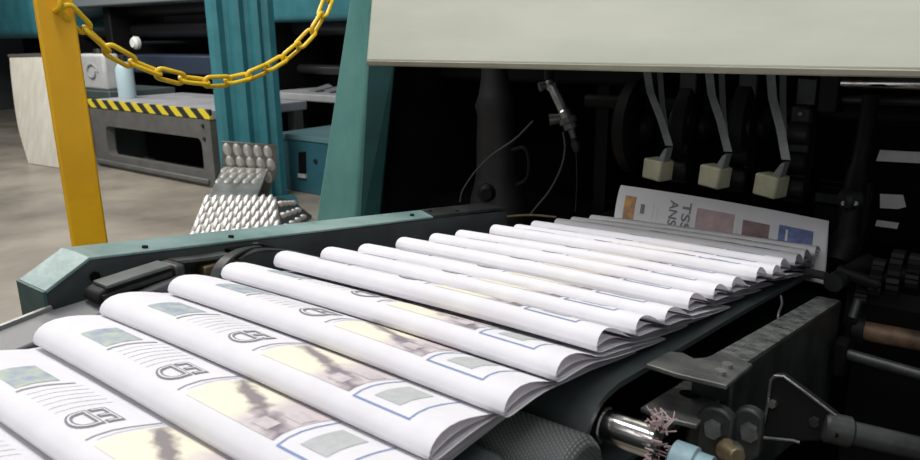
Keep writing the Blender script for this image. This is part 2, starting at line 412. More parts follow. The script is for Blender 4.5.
# the newspaper still dropping out of the fly behind the stream
def dropping():
    a, b = PY(621, 185, 1.165), PY(829, 221, 1.165)
    dn = Vector((.012, -.045, -.085)); u = (b - a)
    root = thing('newspaper', (a + b) / 2 + dn, 'newspaper standing upright with coloured print, dropping onto the stream from under the grippers', 'newspaper')
    mb = MB(); nrm = dn.cross(u).normalized()
    if nrm.y > 0: nrm = -nrm
    def P(t, q, l=0):   # t along, q down ; bulging front sheet
        return a + u * t + dn * q + nrm * (.011 * math.sin(min(q, 1) * math.pi * .9) ** .6 + l) + Vector((0, 0, .003 * math.sin(t * 3.1)))
    n, k = 13, 9
    vs = [P(i / (n - 1), j / (k - 1)) for j in range(k) for i in range(n)]
    back = [a + u * (i / (n - 1)) + dn * (j / (k - 1)) - nrm * (.007 * math.sin(j / (k - 1) * math.pi * .8)) + Vector((0, 0, .003 * math.sin(i / (n - 1) * 3.1))) for j in range(k) for i in range(n)]
    q = [(j * n + i, j * n + i + 1, (j + 1) * n + i + 1, (j + 1) * n + i) for j in range(k - 1) for i in range(n - 1)]
    mb.add(vs, q, 0); mb.add(back, q, 0)
    def patch(t0, t1, q0, q1, mi, l=.0004, m=6):
        v = [P(t0 + (t1 - t0) * i / (m - 1), q0 + (q1 - q0) * j / (m - 1), l) for j in range(m) for i in range(m)]
        mb.add(v, [(j * m + i, j * m + i + 1, (j + 1) * m + i + 1, (j + 1) * m + i) for j in range(m - 1) for i in range(m - 1)], mi)
    patch(.045, .105, .2, 1, 1); patch(.135, .157, .32, .5, 2); patch(.2, .207, .25, 1, 3); patch(.222, .226, .3, 1, 3)
    patch(.42, .60, .22, 1, 4); patch(.64, .76, .28, 1, 5); patch(.612, .622, .3, 1, 3); patch(.80, .945, .24, 1, 6); patch(.81, .93, .55, .62, 3, .0007); patch(.83, .84, .3, 1, 3, .0007)
    for body, t0 in (('ANS', .285), ('TSSI', .350)):
        vv, ff = text_tris(body, .02); w_ = max(v.x for v in vv); h_ = max(v.y for v in vv)
        mb.add([P(t0 + .042 * (v.y / h_), .16 + (.46 if body == 'ANS' else .58) * (v.x / w_), .0007) for v in vv], ff, 2)
    mb.build('outer_sheet', [PAPER, PIC_ORANGE, INK_GREY, INK_FAINT, PIC_PINK, PIC_BROWN, PIC_BLUE], root, smooth=60)
    ib = MB()
    vs = [a + u * (.004 + .992 * i / 8) + dn * (.03 + .94 * j / 6) + nrm * .004 * math.sin(j / 6 * 3.1) for j in range(7) for i in range(9)]
    ib.add(vs, [(j * 9 + i, j * 9 + i + 1, j * 9 + 10 + i, j * 9 + 9 + i) for j in range(6) for i in range(8)])
    ib.build('inner_pages', PAPER_IN, root, smooth=60)
dropping()

# ------------------------------------------------------------------ conveyor belt, drums, rollers
BX0, BX1 = -.635, -.2035
DY, DZ, DR = .432, .9665, .0365
def belt_z(y): return zf(y) - LIFT - .0012
t = thing('conveyor_belt', (-.42, .9, belt_z(.9) - .075), 'dark green-black rubber conveyor belt carrying the stream of newspapers', 'conveyor belt')
mb = MB(); loop = []
yy = 1.32
while yy > DY: loop.append((yy, belt_z(yy))); yy -= .03
for k in range(0, 13):
    a = math.pi / 2 + math.pi * k / 12
    loop.append((DY + DR * math.cos(a), DZ + DR * math.sin(a)))
loop += [(.6, DZ - DR - .03), (.95, DZ - DR - .08), (1.3, DZ - DR - .12)]
for k in range(1, 8):
    a = -math.pi / 2 + math.pi * k / 8; loop.append((1.32 + .035 * math.cos(a), belt_z(1.32) - .035 + .035 * math.sin(a)))
n = len(loop); th = .005
def inner(i):
    p, q = loop[i - 1], loop[(i + 1) % n]; tx, tz = q[0] - p[0], q[1] - p[1]; l = math.hypot(tx, tz)
    return (loop[i][0] - tz / l * th * 1, loop[i][1] + tx / l * th * 1)
inn = [inner(i) for i in range(n)]
vs = []
for (o_, i_) in zip(loop, inn): vs += [(BX0, o_[0], o_[1] - .0075), (BX1, *o_), (BX1, *i_), (BX0, i_[0], i_[1] - .0075)]
fs = []
for i in range(n):
    j = (i + 1) % n
    for k in range(4): fs.append((i * 4 + k, i * 4 + (k + 1) % 4, j * 4 + (k + 1) % 4, j * 4 + k))
mb.add(vs, fs); mb.build('belt', BELT, t, smooth=50)
MB().cyl((BX0 + .01, DY, DZ), (BX1 - .022, DY, DZ), DR - .011, n=32).build('end_drum', BLACK, t)
MB().cyl((BX0 + .01, 1.32, belt_z(1.32) - .035), (BX1 - .01, 1.32, belt_z(1.32) - .035), .029, n=24).build('tail_drum', BLACK, t)
MB().box((BX0 + .02, .5, .90), (BX1 - .03, 1.27, .914)).build('slider_bed', BLACK_DULL, t)
s0 = Vector((BX1 - .03, DY, .9755)); s1 = Vector((-.166, DY, .9755))
s = MB().lathe(s0, s1, [(0, .012), (.25, .012), (.26, .0138), (.42, .0138), (.43, .012), (1, .012)]).build('drum_shaft', CHROME, t)
mb = MB(); rnd = random.Random(3)
for k in range(60):
    a = rnd.uniform(0, 6.28); p = Vector((-.166 + rnd.uniform(-.004, .004), DY + .0125 * math.cos(a), .9755 + .0125 * math.sin(a)))
    out = Vector((rnd.uniform(-.4, .4), math.cos(a), math.sin(a) + .4)).normalized()
    mb.tube([p, p + out * .006 + Vector((rnd.uniform(-.004, .004), 0, 0)), p + out * rnd.uniform(.006, .013) + Vector((rnd.uniform(-.008, .008), 0, 0))], .0005, 5)
o = mb.build('thread_tuft', TUFT, s)

t = thing('feed_roller', (-.4, .362, .925), 'black woven-textured rubber roller below the near newspapers, left of the chrome shaft', 'roller')
MB().lathe((-.62, .362, .9685), (-.186, .362, .9685), [(0, .030), (.01, .0345), (.985, .0345), (.995, .032), (1, .029)], n=40).build('rubber_sleeve', ROLLER, t)
MB().lathe((-.186, .362, .9685), (-.135, .362, .9685), [(0, .019), (.3, .019), (.31, .0155), (1, .0155)]).build('steel_shaft', STEEL, t)
MB().cyl((-.655, .362, .9685), (-.62, .362, .9685), .012).build('steel_shaft', STEEL, t)

t = thing('infeed_belt', (-.4, .05, .93), 'flat dark belt under the newspapers at the near end, before the rubber roller', 'conveyor belt')
pts = [(.322, zf(.322) - LIFT - .002), (.2, zf(.2) - LIFT - .002), (.1, zf(.1) - LIFT - .002), (-.05, zf(-.05) - LIFT - .002), (-.2, zf(-.2) - LIFT - .002)]
poly = [Vector((-.59, a, b)) for a, b in pts] + [Vector((-.59, a, b - .05)) for a, b in pts[::-1]]
MB().prism(poly, (.375, 0, 0)).build('belt', BELT, t, bevel=.006)
MB().box((-.57, -.19, .0), (-.54, -.15, .885)).build('leg', DARK, t); MB().box((-.26, -.19, .0), (-.23, -.15, .885)).build('leg', DARK, t)
MB().box((-.57, .10, .0), (-.54, .14, .935)).build('leg', DARK, t); MB().box((-.26, .10, .0), (-.23, .14, .935)).build('leg', DARK, t)

# grey guide plate on the near left side, between stream and rail
t = thing('guide_plate', (-.615, .15, .93), 'grey sloping guide plate left of the nearest newspapers, running past the rail end', 'guide plate')
ga, gb, gc, gd = PX(0, 331, -.638), PX(57, 309, -.638), PX(100, 288, -.622), PX(180, 266.5, -.605)
def gz(y): return interp([(-.1, .985), (.196, 1.0185), (.245, 1.024), (.30, 1.0335), (.352, 1.0375), (.40, 1.030)], y)
mb = MB()
ys = [-.15, -.05, .05, .12, .196, .245, .27, .30, .325, .348]
vs, fs = [], []
for y in ys:
    xl = -.640 if y < .26 else -.630
    vs += [(xl, y, gz(y)), (-.5935, y, gz(y) - .002), (-.5935, y, gz(y) - .09), (xl, y, gz(y) - .09)]
for i in range(len(ys) - 1):
    for k in range(4): fs.append((i * 4 + k, i * 4 + (k + 1) % 4, i * 4 + 4 + (k + 1) % 4, i * 4 + 4 + k))
fs += [(0, 1, 2, 3), tuple(len(ys) * 4 - 4 + k for k in (3, 2, 1, 0))]
mb.add(vs, fs).build('plate', BELT_GREY, t, bevel=.002, smooth=40)
mb = MB(); mb.ribbon([Vector((-.6425, y, gz(y) + .001)) for y in ys[:6]], (.0045, 0, 0), .004).build('rim', mat('pale_rim', (.26, .27, .26), .4, metal=.3), t)
MB().box((-.636, -.12, 0), (-.60, -.09, .91)).build('support', DARK, t); MB().box((-.636, .16, 0), (-.60, .19, .93)).build('support', DARK, t)

# ------------------------------------------------------------------ left side rail
XF, XB = -.645, -.696
def rz(y): return 1.060 - .1255 * (y - .285)
t = thing('side_rail', (XF, .6, .9), 'worn green machine rail with a chamfered end along the left side of the conveyor', 'rail')
prof = [(.243, 1.0405), (.284, 1.0605), (.785, rz(.785) - .001), (.955, rz(.955) - .004), (.955, .83), (.36, .93), (.243, .985)]
MB().prism([Vector((XB, a, b - .002)) for a, b in prof], (XF - XB, 0, 0)).build('rail_body', RAIL_SIDE, t, bevel=.0015)
# painted top, chamfer and end faces are worn pale green
tp = MB()
tp.prism([(XB - .001, .284, rz(.284) + .0005), (XF + .001, .284, rz(.284) + .0005), (XF + .001, .765, rz(.765)), (XB - .001, .80, rz(.80))], (0, 0, -.003))
tp.build('top_cover', TEAL_RAIL, t, bevel=.0008)
ch = MB(); e0, e1 = Vector((0, .2425, 1.0405)), Vector((0, .284, 1.061))
ch.prism([e0 + Vector((XB - .001, 0, 0)), e0 + Vector((XF + .001, 0, 0)), e1 + Vector((XF + .001, 0, 0)), e1 + Vector((XB - .001, 0, 0))], (0, .001, -.003)).build('chamfer_cover', TEAL_RAIL, t, bevel=.0006)
MB().box((XB - .001, .2405, .985), (XF + .001, .2435, 1.040)).build('end_cap', RAIL_END, t)
MB().prism([(XB, .80, rz(.80) + .001), (XF, .766, rz(.766) + .001), (XF, .953, rz(.953) + .001), (XB, .953, rz(.953) + .001)], (0, 0, -.004)).build('end_plate', GREYD, t)  # dark sheet stands in for the hood's shade on the far rail top
for px_, py_ in ((145, 248.5), (231, 238), (412, 216), (430, 212), (457, 212)):
    p = PZ(px_, py_, 1.03)
    for _ in range(6): p = PZ(px_, py_, rz(p.y))
    bolt(t, p, (0, .12, 1), .0032, .003, BLACK)
MB().cyl(Vector((XF - .002, .286, 1.042)), Vector((XF + .0025, .286, 1.042)), .0045, n=16).build('bolt', BLACK_DULL, t)
for y in (.45, .88): MB().box((XB + .005, y, 0), (XF - .005, y + .06, .845 if y > .6 else .915)).build('leg', RAIL_SIDE, t)

# dark padded grip bar in front of the rail
t = thing('grip_bar', (-.615, .3, 1.02), 'black padded bar with rounded ends lying beside the rail, left of the newspapers', 'bar')
b0, b1 = PX(89, 295, -.612), PX(171, 271.5, -.612)
d = (b1 - b0).normalized(); up = Vector((0, -d.z, d.y))
poly = []
L_ = (b1 - b0).length
for (u_, v_) in ((0, -.005), (.003, .002), (.012, .0052), (L_ - .004, .0072), (L_, .0055), (L_ + .002, -.006), (L_ - .008, -.009), (.01, -.0085), (.003, -.0075)):
    poly.append(b0 + d * u_ + up * v_)
MB().prism([p + Vector((-.016, 0, 0)) for p in poly], (.026, 0, 0)).build('rubber_pad', BLACK, t, bevel=.003, seg=3)
MB().ribbon([b0 + d * .01 + up * .0062, b0 + d * .035 + up * .0074, b0 + d * (L_ - .005) + up * .0088], (.024, 0, 0), .0035).build('top_strip', mat('green_grey_strip', (.10, .115, .11), .45, var=.4, scale=40), t, bevel=.001)
MB().ribbon([b0 + d * .006 + up * -.002 + Vector((.0115, 0, 0)), b0 + d * .03 + up * .000 + Vector((.0115, 0, 0)), b0 + d * (L_ - .006) + up * .002 + Vector((.0115, 0, 0))], (.002, 0, 0), .004).build('edge_strip', DARK, t)
MB().box((-.630, b1.y - .002, b1.z - .014), (-.601, b1.y + .009, b1.z + .0075)).build('end_block', GREYD, t, bevel=.003)
MB().box((-.634, .30, .99), (-.628, .36, 1.04)).build('mounting_plate', GREYD, t)

# flat curved hold-down strap bolted to the rail
t = thing('holddown_strap', (-.63, .43, 1.03), 'dark flat curved hold-down strap bolted on the rail top, arching beside the newspapers', 'strap')
sp = spline([PX(258, 247, -.625), PX(243, 250, -.612), PX(229, 257, -.602), PX(219, 268, -.598), PX(214, 281, -.595)], 6)
MB().ribbon(sp, (.010, .005, 0), .003).build('front_arm', GREYD, t, bevel=.0007)
sp = spline([PX(236, 259, -.603), PX(250, 252.5, -.606), PX(266, 250, -.606), PX(290, 251.5, -.604), PX(312, 256, -.601), PX(330, 262, -.598)], 6)
MB().ribbon(sp, (.012, 0, 0), .0028).build('rear_arm', DARK, t, bevel=.0007)
pp = [PX(x, y, -.63) for x, y in ((224, 249), (228, 247), (262, 243.5), (276, 246.5), (262, 250), (236, 252))]
MB().prism(pp, (0, 0, -.003)).build('tab', GREYD, t, bevel=.0007)
bolt(t, PX(256, 247.5, -.63) + Vector((0, 0, .001)), (0, 0, 1), .004, .004, DARK)
MB().ribbon([PX(172, 261, -.636), PX(200, 258, -.636), PX(226, 254, -.636)], (.016, 0, 0), .003).build('lip_strip', GREYM, t)
MB().box((-.640, .385, .985), (-.626, .405, 1.028)).build('bracket', BRONZE, t, bevel=.002)

# ------------------------------------------------------------------ right side rail with lug plates
t = thing('side_rail', (-.16, .7, .9), 'pitted grey steel rail right of the conveyor with a bolted lug plate', 'rail')
def rr(y): return .985 - .174 * (y - .585)
XL, XR = -.1755, -.147
MB().prism([Vector((XL, a, b)) for a, b in ((.535, rr(.535)), (.985, rr(.985)), (.985, .77), (.80, .80), (.535, .875))], (XR - XL, 0, 0)).build('rail_body', GREYD, t, bevel=.0025)
MB().prism([(XL + .001, .56, rr(.56) + .0008), (XR - .001, .56, rr(.56) + .0008), (XR - .001, .98, rr(.98) + .0008), (XL + .001, .98, rr(.98) + .0008)], (0, 0, -.002)).build('top_face', GREYM2, t)
def rtop(x, y, l=.0):
    p = PZ(x, y, .98)
    for _ in range(8): p = PZ(x, y, rr(p.y) + l)
    return p
lp = [rtop(x, y, .004) for x, y in ((646, 363.5), (669, 351), (683, 352.5), (694, 358), (706, 357), (722, 351), (753, 364), (727, 385), (676, 373))]
for p in lp: p.x = max(p.x, -.2015)
MB().prism(lp, (0, 0, -.004)).build('lug_plate', GREYM, t, bevel=.001)
for x, y in ((727, 367.5), (720, 374.5)):
    p = rtop(x, y, .004); MB().cyl(p, p + Vector((0, 0, .0035)), .0042, n=14).build('bolt', STEEL, t, smooth=30)
MB().prism([rtop(x, y, -.012) for x, y in ((718, 355), (752, 366), (727, 388), (692, 380))], (0, 0, -.012)).build('spacer', DARK, t)
# bearing plate with an oval slot
bz = .972
bp = [PZ(x, y, bz) for x, y in ((684, 380), (640, 407.5), (664, 417), (697, 425), (729, 389))]
for p in bp: p.x = max(p.x, -.2015)
MB().prism(bp, (0, 0, -.004)).build('bearing_plate', GREYM, t, bevel=.001)
c = PZ(690, 394.5, bz)
mb = MB(); mb.prism([c + Vector((.0085 * math.cos(a), .0062 * math.sin(a), .0006)) for a in [k * .393 for k in range(16)]], (0, 0, -.001)).build('slot', BLACK_DULL, t)
MB().box((-.172, .505, .86), (-.150, .60, .962)).build('bearing_block', GREYD, t, bevel=.004)
# curved flange lugs with hex bolts
def flange(cx, cy, r0, y0, y1, wid, m=GREYD):
    c_ = PY(cx, cy, y0); pts = []
    for k in range(13):
        a = math.radians(165 - k * 11); pts.append(c_ + Vector((r0 * math.cos(a), 0, r0 * math.sin(a))))
    base = [pts[-1] + Vector((0, 0, -.03)), pts[0] + Vector((.004, 0, -.045))]
    return MB().prism(pts + base, (0, y1 - y0, 0)).build('flange', m, t, bevel=.002)
flange(715, 426, .0145, .487, .4975, .01)
flange(748, 424, .0115, .497, .507, .01, GREYD)
for x, y, Y in ((713, 428, .486), (749, 431, .496), (741, 419, .506)):
    p = PY(x, y, Y); bolt(t, p + Vector((0, .001, 0)), (.25, -1, .1), .0068, .008, GREYM if x != 741 else DARK)
p = PY(726, 449, .485); MB().cyl(p, p + Vector((.012, -.012, .004)), .0085, .006).build('bush', BRONZE, t, bevel=.001)
p = PY(735, 446, .484); MB().cyl(p, p + Vector((.004, -.006, .001)), .004).build('bolt', STEEL, t)
p0, p1 = PY(670, 459, .44), PY(697, 469, .44)
MB().lathe(p0, p1 + (p1 - p0) * .5, [(0, .010), (.08, .0145), (.6, .0145), (.64, .012), (1, .012)]).build('end_cap', BLUE_CAP, t)

# ------------------------------------------------------------------ gusset bracket and the shaft it holds
t = thing('drive_shaft', (-.1, .56, .9), 'dark shaft running to the right from a triangular rimmed bracket on the grey rail', 'shaft')
tri = [PY(x, y, .552) for x, y in ((771, 380), (775, 375.5), (784, 376), (806, 392), (836, 415), (842, 424), (838, 441), (800, 442), (764, 437), (762, 433), (768, 404))]
MB().prism(tri, (0, .008, 0)).build('gusset_plate', BLACK, t, bevel=.002)
rim = [p + Vector((0, -.001, 0)) for p in tri]
MB().tube([rim[8], rim[9], rim[10], rim[0], rim[1], rim[2], rim[3], rim[4]], .0011, 6).build('rim', GREYM, t)
MB().tube([rim[8], rim[7] + Vector((-.005, 0, 0)), rim[7]], .0013, 6).build('rim', GREYM, t)
bolt(t, PY(773, 403, .552), (0, -1, 0), .0034, .004, STEEL); bolt(t, PY(815, 421, .552), (0, -1, 0), .0042, .004, DARK)
a, b = PY(832, 428, .552), PY(921, 449, .575)
u = (b - a).normalized()
MB().lathe(a - u * .006, a + u * .014, [(0, .009), (.1, .0115), (.9, .0115), (1, .0095)]).build('collar', GREYD, t)
bolt(t, a + u * .005 + Vector((0, -.0105, .001)), (0, -1, .1), .0022, .002, BLACK_DULL)
MB().cyl(a, a + u * .5, .0088, n=24).build('shaft', GREYD, t)
e_ = a + u * .5
MB().box((e_.x - .02, e_.y - .03, .621), (e_.x + .02, e_.y + .03, e_.z + .03)).build('end_stand', BLACK, t)

# ------------------------------------------------------------------ lower machine bodies
t = thing('void_fill_base', (.4, 1.2, 0), 'black machine base added to fill the dark void right of the grey rail', 'machine base')
MB().box((-.13, .50, 0), (1.3, 1.70, .62)).build('lower_body', BLACK_DULL, t)  # added black boxes stand in for the deep shade beyond the rail
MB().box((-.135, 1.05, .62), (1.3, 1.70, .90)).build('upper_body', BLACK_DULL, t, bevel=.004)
p0, p1 = PY(862, 358, .95), PY(925, 376, .95)
t2 = thing('cross_shaft', p0, 'rusty brown shaft in the dark at the right edge, above a grey one', 'shaft')
q0, q1 = PY(866, 331, 1.0), PY(925, 342, 1.0); u = (q1 - q0)
MB().lathe(q0 - u * .2, q0 + u * 6, [(0, .008), (.03, .0125), (1, .0125)]).build('shaft', RUST, t2)
MB().cyl(q0 - u * .22, q0 - u * .02, .018).build('collar', BLACK, t2)
MB().box(q0 - u * .3 + Vector((-.004, -.015, -.03)), q0 - u * .2 + Vector((.004, .015, .018))).build('bracket', BLACK_DULL, t2, bevel=.004)
t2 = thing('cross_shaft', p0, 'thin grey shaft in the dark at the right edge, below the rusty one', 'shaft')
u = p1 - p0
MB().lathe(p0 - u * .3, p0 + u * 6, [(0, .007), (1, .007)]).build('shaft', GREYD, t2)
MB().box(p0 - u * .4 + Vector((-.004, -.015, -.03)), p0 - u * .3 + Vector((.004, .015, .018))).build('bracket', BLACK_DULL, t2, bevel=.004)

# ------------------------------------------------------------------ delivery housing with the pale hood
HY = .87
hl = PY(365, 65, HY); hr = PY(920, 72, HY)
HX0, HX1, HZ = hl.x, .55, hl.z + .004
t = thing('delivery_housing', (-.2, 1.3, 0), 'black delivery housing with a pale green-grey metal hood across the top of the conveyor', 'machine housing')
ht = HY + (1.95 - HZ) * .19
hood = MB().prism([(HX0, HY, HZ), (HX0, HY + .02, HZ), (HX0, ht + .02, 1.95), (HX0, ht, 1.95)], (HX1 - HX0, 0, 0)).build('front_hood', HOOD, t, bevel=.006, seg=3)
MB().box((HX0 + .002, HY + .0008, HZ - .005), (HX1, HY + .035, HZ + .004)).build('bottom_lip', HOOD_LIP, t, bevel=.002, seg=2)
MB().prism([(HX0, HY + .018, HZ), (HX0, HY + .20, HZ), (HX0, ht + .20, 1.95), (HX0, ht + .018, 1.95)], (.02, 0, 0)).build('hood_side', HOOD, t)
MB().box((-1.19, ht + .025, 1.93), (HX1, 1.72, 1.95)).build('top_panel', BLACK, t)
MB().box((-1.21, 1.235, 0), (-1.19, 1.72, 1.95)).build('side_panel', BLACK, t)
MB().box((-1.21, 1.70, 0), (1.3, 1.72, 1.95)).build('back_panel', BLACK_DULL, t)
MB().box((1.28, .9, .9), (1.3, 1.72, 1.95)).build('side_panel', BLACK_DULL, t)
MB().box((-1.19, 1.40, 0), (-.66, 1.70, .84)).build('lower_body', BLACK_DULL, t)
MB().box((-1.19, 1.45, 1.14), (-.6, 1.5, 1.5)).build('cross_member', BLACK, t, bevel=.01)

# leaning teal strut
t = thing('leaning_strut', PY(335, 216, 1.16), 'worn teal steel strut leaning beside the left end of the pale hood', 'strut')
def strut(z):   # front face corners at height z
    k = (z - .821) / (1.325 - .821)
    xl = -1.345 + k * (-1.193 + 1.345); xr = -1.212 + k * (-1.128 + 1.212)
    return xl, xr
lo, hi = .0, 1.75
(l0, r0), (l1, r1) = strut(lo), strut(hi)
vs = [(l0, 1.15, lo), (r0, 1.15, lo), (r0 + .035, 1.20, lo), (l0, 1.225, lo), (l1, 1.15, hi), (r1, 1.15, hi), (r1 + .035, 1.20, hi), (l1, 1.225, hi)]
MB().add(vs, [(3, 2, 1, 0), (4, 5, 6, 7), (0, 1, 5, 4), (1, 2, 6, 5), (2, 3, 7, 6), (3, 0, 4, 7)]).build('beam', TEAL_WORN, t, bevel=.006)
(l2, r2), (l3, r3) = strut(.86), strut(1.21)
MB().prism([(r2 + .002, 1.154, .78), (r2 + .025, 1.19, .78), (r3 + .046, 1.19, 1.21), (r3 + .004, 1.154, 1.21)], (0, .004, 0)).build('side_plate', mat('shaded_teal', (.012, .075, .078), .5, var=.4, scale=8), t)  # thin sheet, shade of the strut's right side put into its teal
MB().box((l0 - .03, 1.13, 0), (r0 + .08, 1.232, .012)).build('foot_plate', TEAL, t)
# three small scuffs where the chain rubs
# ------------------------------------------------------------------ inside the housing
t = thing('dark_post', PY(500, 212, 1.3), 'dark bulging machine post in the shadow under the hood, left of the sensor', 'post')
a, b = PY(503, 214, 1.3), PY(494, 60, 1.3)
a2 = Vector((a.x, a.y, .60))
MB().lathe(a2, b, [(0, .07), (.42, .07), (.50, .062), (.56, .052), (.60, .047), (.72, .044), (.80, .040), (.84, .045), (.88, .036), (.95, .028), (1, .028)], n=28).build('post_body', DARK2, t)
hdl = [PY(x, y, 1.26) for x, y in ((512, 150), (524, 148), (529, 160), (527, 178), (517, 185))]
MB().tube(spline(hdl, 5), .004, 8).build('handle', BLACK, t)
c = PY(487, 192, 1.25); MB().lathe(c, c + Vector((.012, -.02, 0)), [(0, .02), (.6, .02), (1, .012)]).build('knob', BLACK, t)

t = thing('sensor', PY(560, 110, 1.2), 'grey metal cylindrical sensor with a clamp hanging at an angle under the hood', 'sensor')
a, b, c, d = PY(549, 80, 1.2), PY(567, 118, 1.2), PY(574, 138, 1.2), PY(577, 152, 1.2)
MB().lathe(a, b, [(0, .008), (.08, .0115), (.2, .0115), (.24, .0095), (.8, .0095), (.84, .012), (1, .012)]).build('barrel', STEEL, t)
MB().lathe(b, c, [(0, .017), (.25, .017), (.3, .0125), (.55, .0125), (.6, .006), (1, .006)]).build('nut', GREYM, t)
MB().lathe(c, d, [(0, .005), (.4, .009), (.8, .007), (1, .004)]).build('tip', DARK, t)
e = PY(556, 120, 1.19); MB().cyl(b + Vector((-.005, 0, .0)), e + Vector((-.012, -.004, 0)), .008, .011).build('clamp_screw', GREYM, t)
e = PY(546, 84, 1.19); MB().cyl(a + Vector((0, 0, -.008)), e + Vector((-.012, -.004, -.006)), .006, .009).build('clamp_screw', GREYM, t)
MB().cyl(a, Vector((a.x - .02, a.y + .03, 1.9)), .009).build('hanger_rod', BLACK, t)

for nm, pts, lab in (('signal_cable', ((460, 202), (463, 190), (475, 172), (492, 155), (515, 139), (533, 121)), 'thin green-grey cable arching up across the dark post'),
                     ('signal_cable', ((563, 132), (565, 148), (561, 168), (550, 190), (538, 205), (529, 216)), 'thin green-grey cable curving down from the sensor to the conveyor')):
    p = spline([PY(x, y, 1.19) for x, y in pts], 6)
    tag(MB().tube(p, .0019, 8).build(nm, CABLE), lab, 'cable')
p = [PY(576, 150, 1.2), PY(577, 180, 1.2), PY(575.5, 212, 1.2)]
tag(MB().tube(p, .001, 6).build('thin_wire', DARK), 'thin straight dark wire hanging below the sensor tip', 'wire')
p = spline([PY(478, 218, 1.02), PY(500, 217, 1.05), PY(530, 215, 1.08), PY(556, 217, 1.1)], 5)
tag(MB().tube(p, .0022, 8).build('wire_guide', BRONZE), 'thin brass-coloured wire guide lying behind the far end of the left rail', 'wire guide')

# gripper units : dark disc + pale block on a clear strap
LG = ['ivory gripper block on a clear strap, leftmost of three above the dropping newspaper', 'ivory gripper block on a clear strap, middle one of three above the dropping newspaper', 'ivory gripper block on a clear strap, rightmost of three above the dropping newspaper']
for i, (bx, by, tx, ty, sx) in enumerate(((658, 169, 641, 70, 1), (715, 176, 703, 70, 1), (771, 185, 765, 72, 1.04))):
    c = PY(bx, by, 1.25)
    t = thing('gripper_unit', c, LG[i], 'gripper', 'gripper units above the dropping newspaper')
    mx = Matrix.Translation(c) @ Matrix.Rotation(math.radians(4), 4, 'Y') @ Matrix.Rotation(math.radians(-18), 4, 'Z')
    MB().box((-.021, -.018, -.0185), (.021, .018, .0185), 0, mx).build('block', IVORY, t, bevel=.003)
    MB().prism([mx @ Vector(p) for p in ((.004, -.012, .017), (.021, -.012, .017), (.024, -.012, .045), (.016, -.012, .04))], (.004, .02, 0)).build('clip', BLADE, t, bevel=.002)
    s0 = c + Vector((.02, -.004, .045)); s1 = PY(tx, ty, 1.26); w = Vector((.010, .006, 0))
    k = .5
    MB().ribbon([s0, s0.lerp(s1, .35) + Vector((.003, 0, 0)), s0.lerp(s1, .7) + Vector((.002, 0, 0)), s1 + Vector((0, 0, .05))], Vector((.013, .004, 0)), .0015).build('strap', BLADE, t)
    s2 = PY(tx + 15, ty, 1.28)
    MB().ribbon([s0 + Vector((-.004, .004, .004)), s0.lerp(s2, .5), s2 + Vector((0, 0, .05))], Vector((.009, .004, 0)), .0015).build('strap', mat('dim_strap', (.13, .135, .135), .3), t)
    dc = PY(bx - 22, 125, 1.36)
    dc2 = dc + Vector((.022, 0, 0))
    MB().lathe(dc - Vector((.012, 0, 0)), dc2, [(0, .085), (.2, .095), (.8, .095), (1, .085)], n=36).build('disc', BLACK, t)
    MB().lathe(dc2, dc2 + Vector((.02, 0, 0)), [(0, .03), (.5, .03), (1, .02)], n=20).build('hub', DARK, t)
LD = ['dark ribbed roller bracket between the left and middle ivory gripper blocks', 'dark ribbed roller bracket between the middle and right ivory gripper blocks', 'dark ribbed roller bracket right of the last ivory gripper block']
for i, (px_, py_) in enumerate(((684, 135), (742, 142), (799, 150))):
    c = PY(px_, py_, 1.31)
    t = thing('roller_bracket', c, LD[i], 'bracket', 'roller brackets between the grippers')
    MB().box(c + Vector((-.016, -.015, -.09)), c + Vector((.018, .03, .075))).build('arm', DARK, t, bevel=.006)
    for k, zz in enumerate((-.062, -.02, .03)):
        MB().lathe(c + Vector((-.018, -.018, zz)), c + Vector((.02, -.018, zz)), [(0, .016), (.1, .019), (.9, .019), (1, .016)], n=20).build('roller', BLACK if k % 2 else DARK, t)
    bolt(t, c + Vector((0, -.016, .062)), (0, -1, .2), .004, .004, STEEL)
    MB().box(c + Vector((-.012, -.01, .075)), c + Vector((.02, .02, .12))).build('clamp', GREYD, t, bevel=.003)
t = thing('gripper_beam', (-.3, 1.4, 1.2), 'black cross beam behind the gripper units inside the housing', 'beam')
MB().box((-.75, 1.47, .99), (.4, 1.53, 1.36)).build('beam_body', BLACK_DULL, t, bevel=.005)
MB().cyl((-.72, 1.36, 1.115), (.3, 1.36, 1.115), .014).build('shaft', BLACK, t)
MB().box((-.75, 1.46, .85), (-.72, 1.56, 1.36)).build('end_plate', BLACK, t)

t = thing('chrome_bar', PY(880, 84, 1.28), 'shiny horizontal metal bar just under the right end of the hood', 'bar')
a, b = PY(842, 82, 1.28), PY(925, 83, 1.28); b = a + (b - a) * 5
MB().cyl(a, b, .0105, n=24).build('bar', CHROME, t)
MB().cyl(a + Vector((.0, .02, -.028)), b + Vector((0, .02, -.028)), .008, n=20).build('lower_rod', GREYD, t)
MB().box(a + Vector((-.03, -.01, -.05)), a + Vector((0, .05, .05))).build('end_clamp', BLACK, t, bevel=.004)

t = thing('labelled_panel', (.1, 1.42, .9), 'black upright panel at the right edge carrying three white labels', 'panel')
MB().box((-.235, 1.42, .86), (.6, 1.44, 1.12)).build('panel', BLACK_DULL, t)
for q in (((880, 150), (925, 152.5), (925, 163.5), (876, 161)), ((880, 194), (903, 195), (906, 207), (898, 209), (880, 208)), ((877, 220), (899, 223), (897, 229), (875, 226))):
    MB().prism([PY(x, y, 1.418) for x, y in q], (0, .003, 0)).build('label_plate', WHITE, t)
MB().box((-.21, 1.38, .84), (-.185, 1.42, 1.0)).build('edge_post', BLACK, t, bevel=.004)

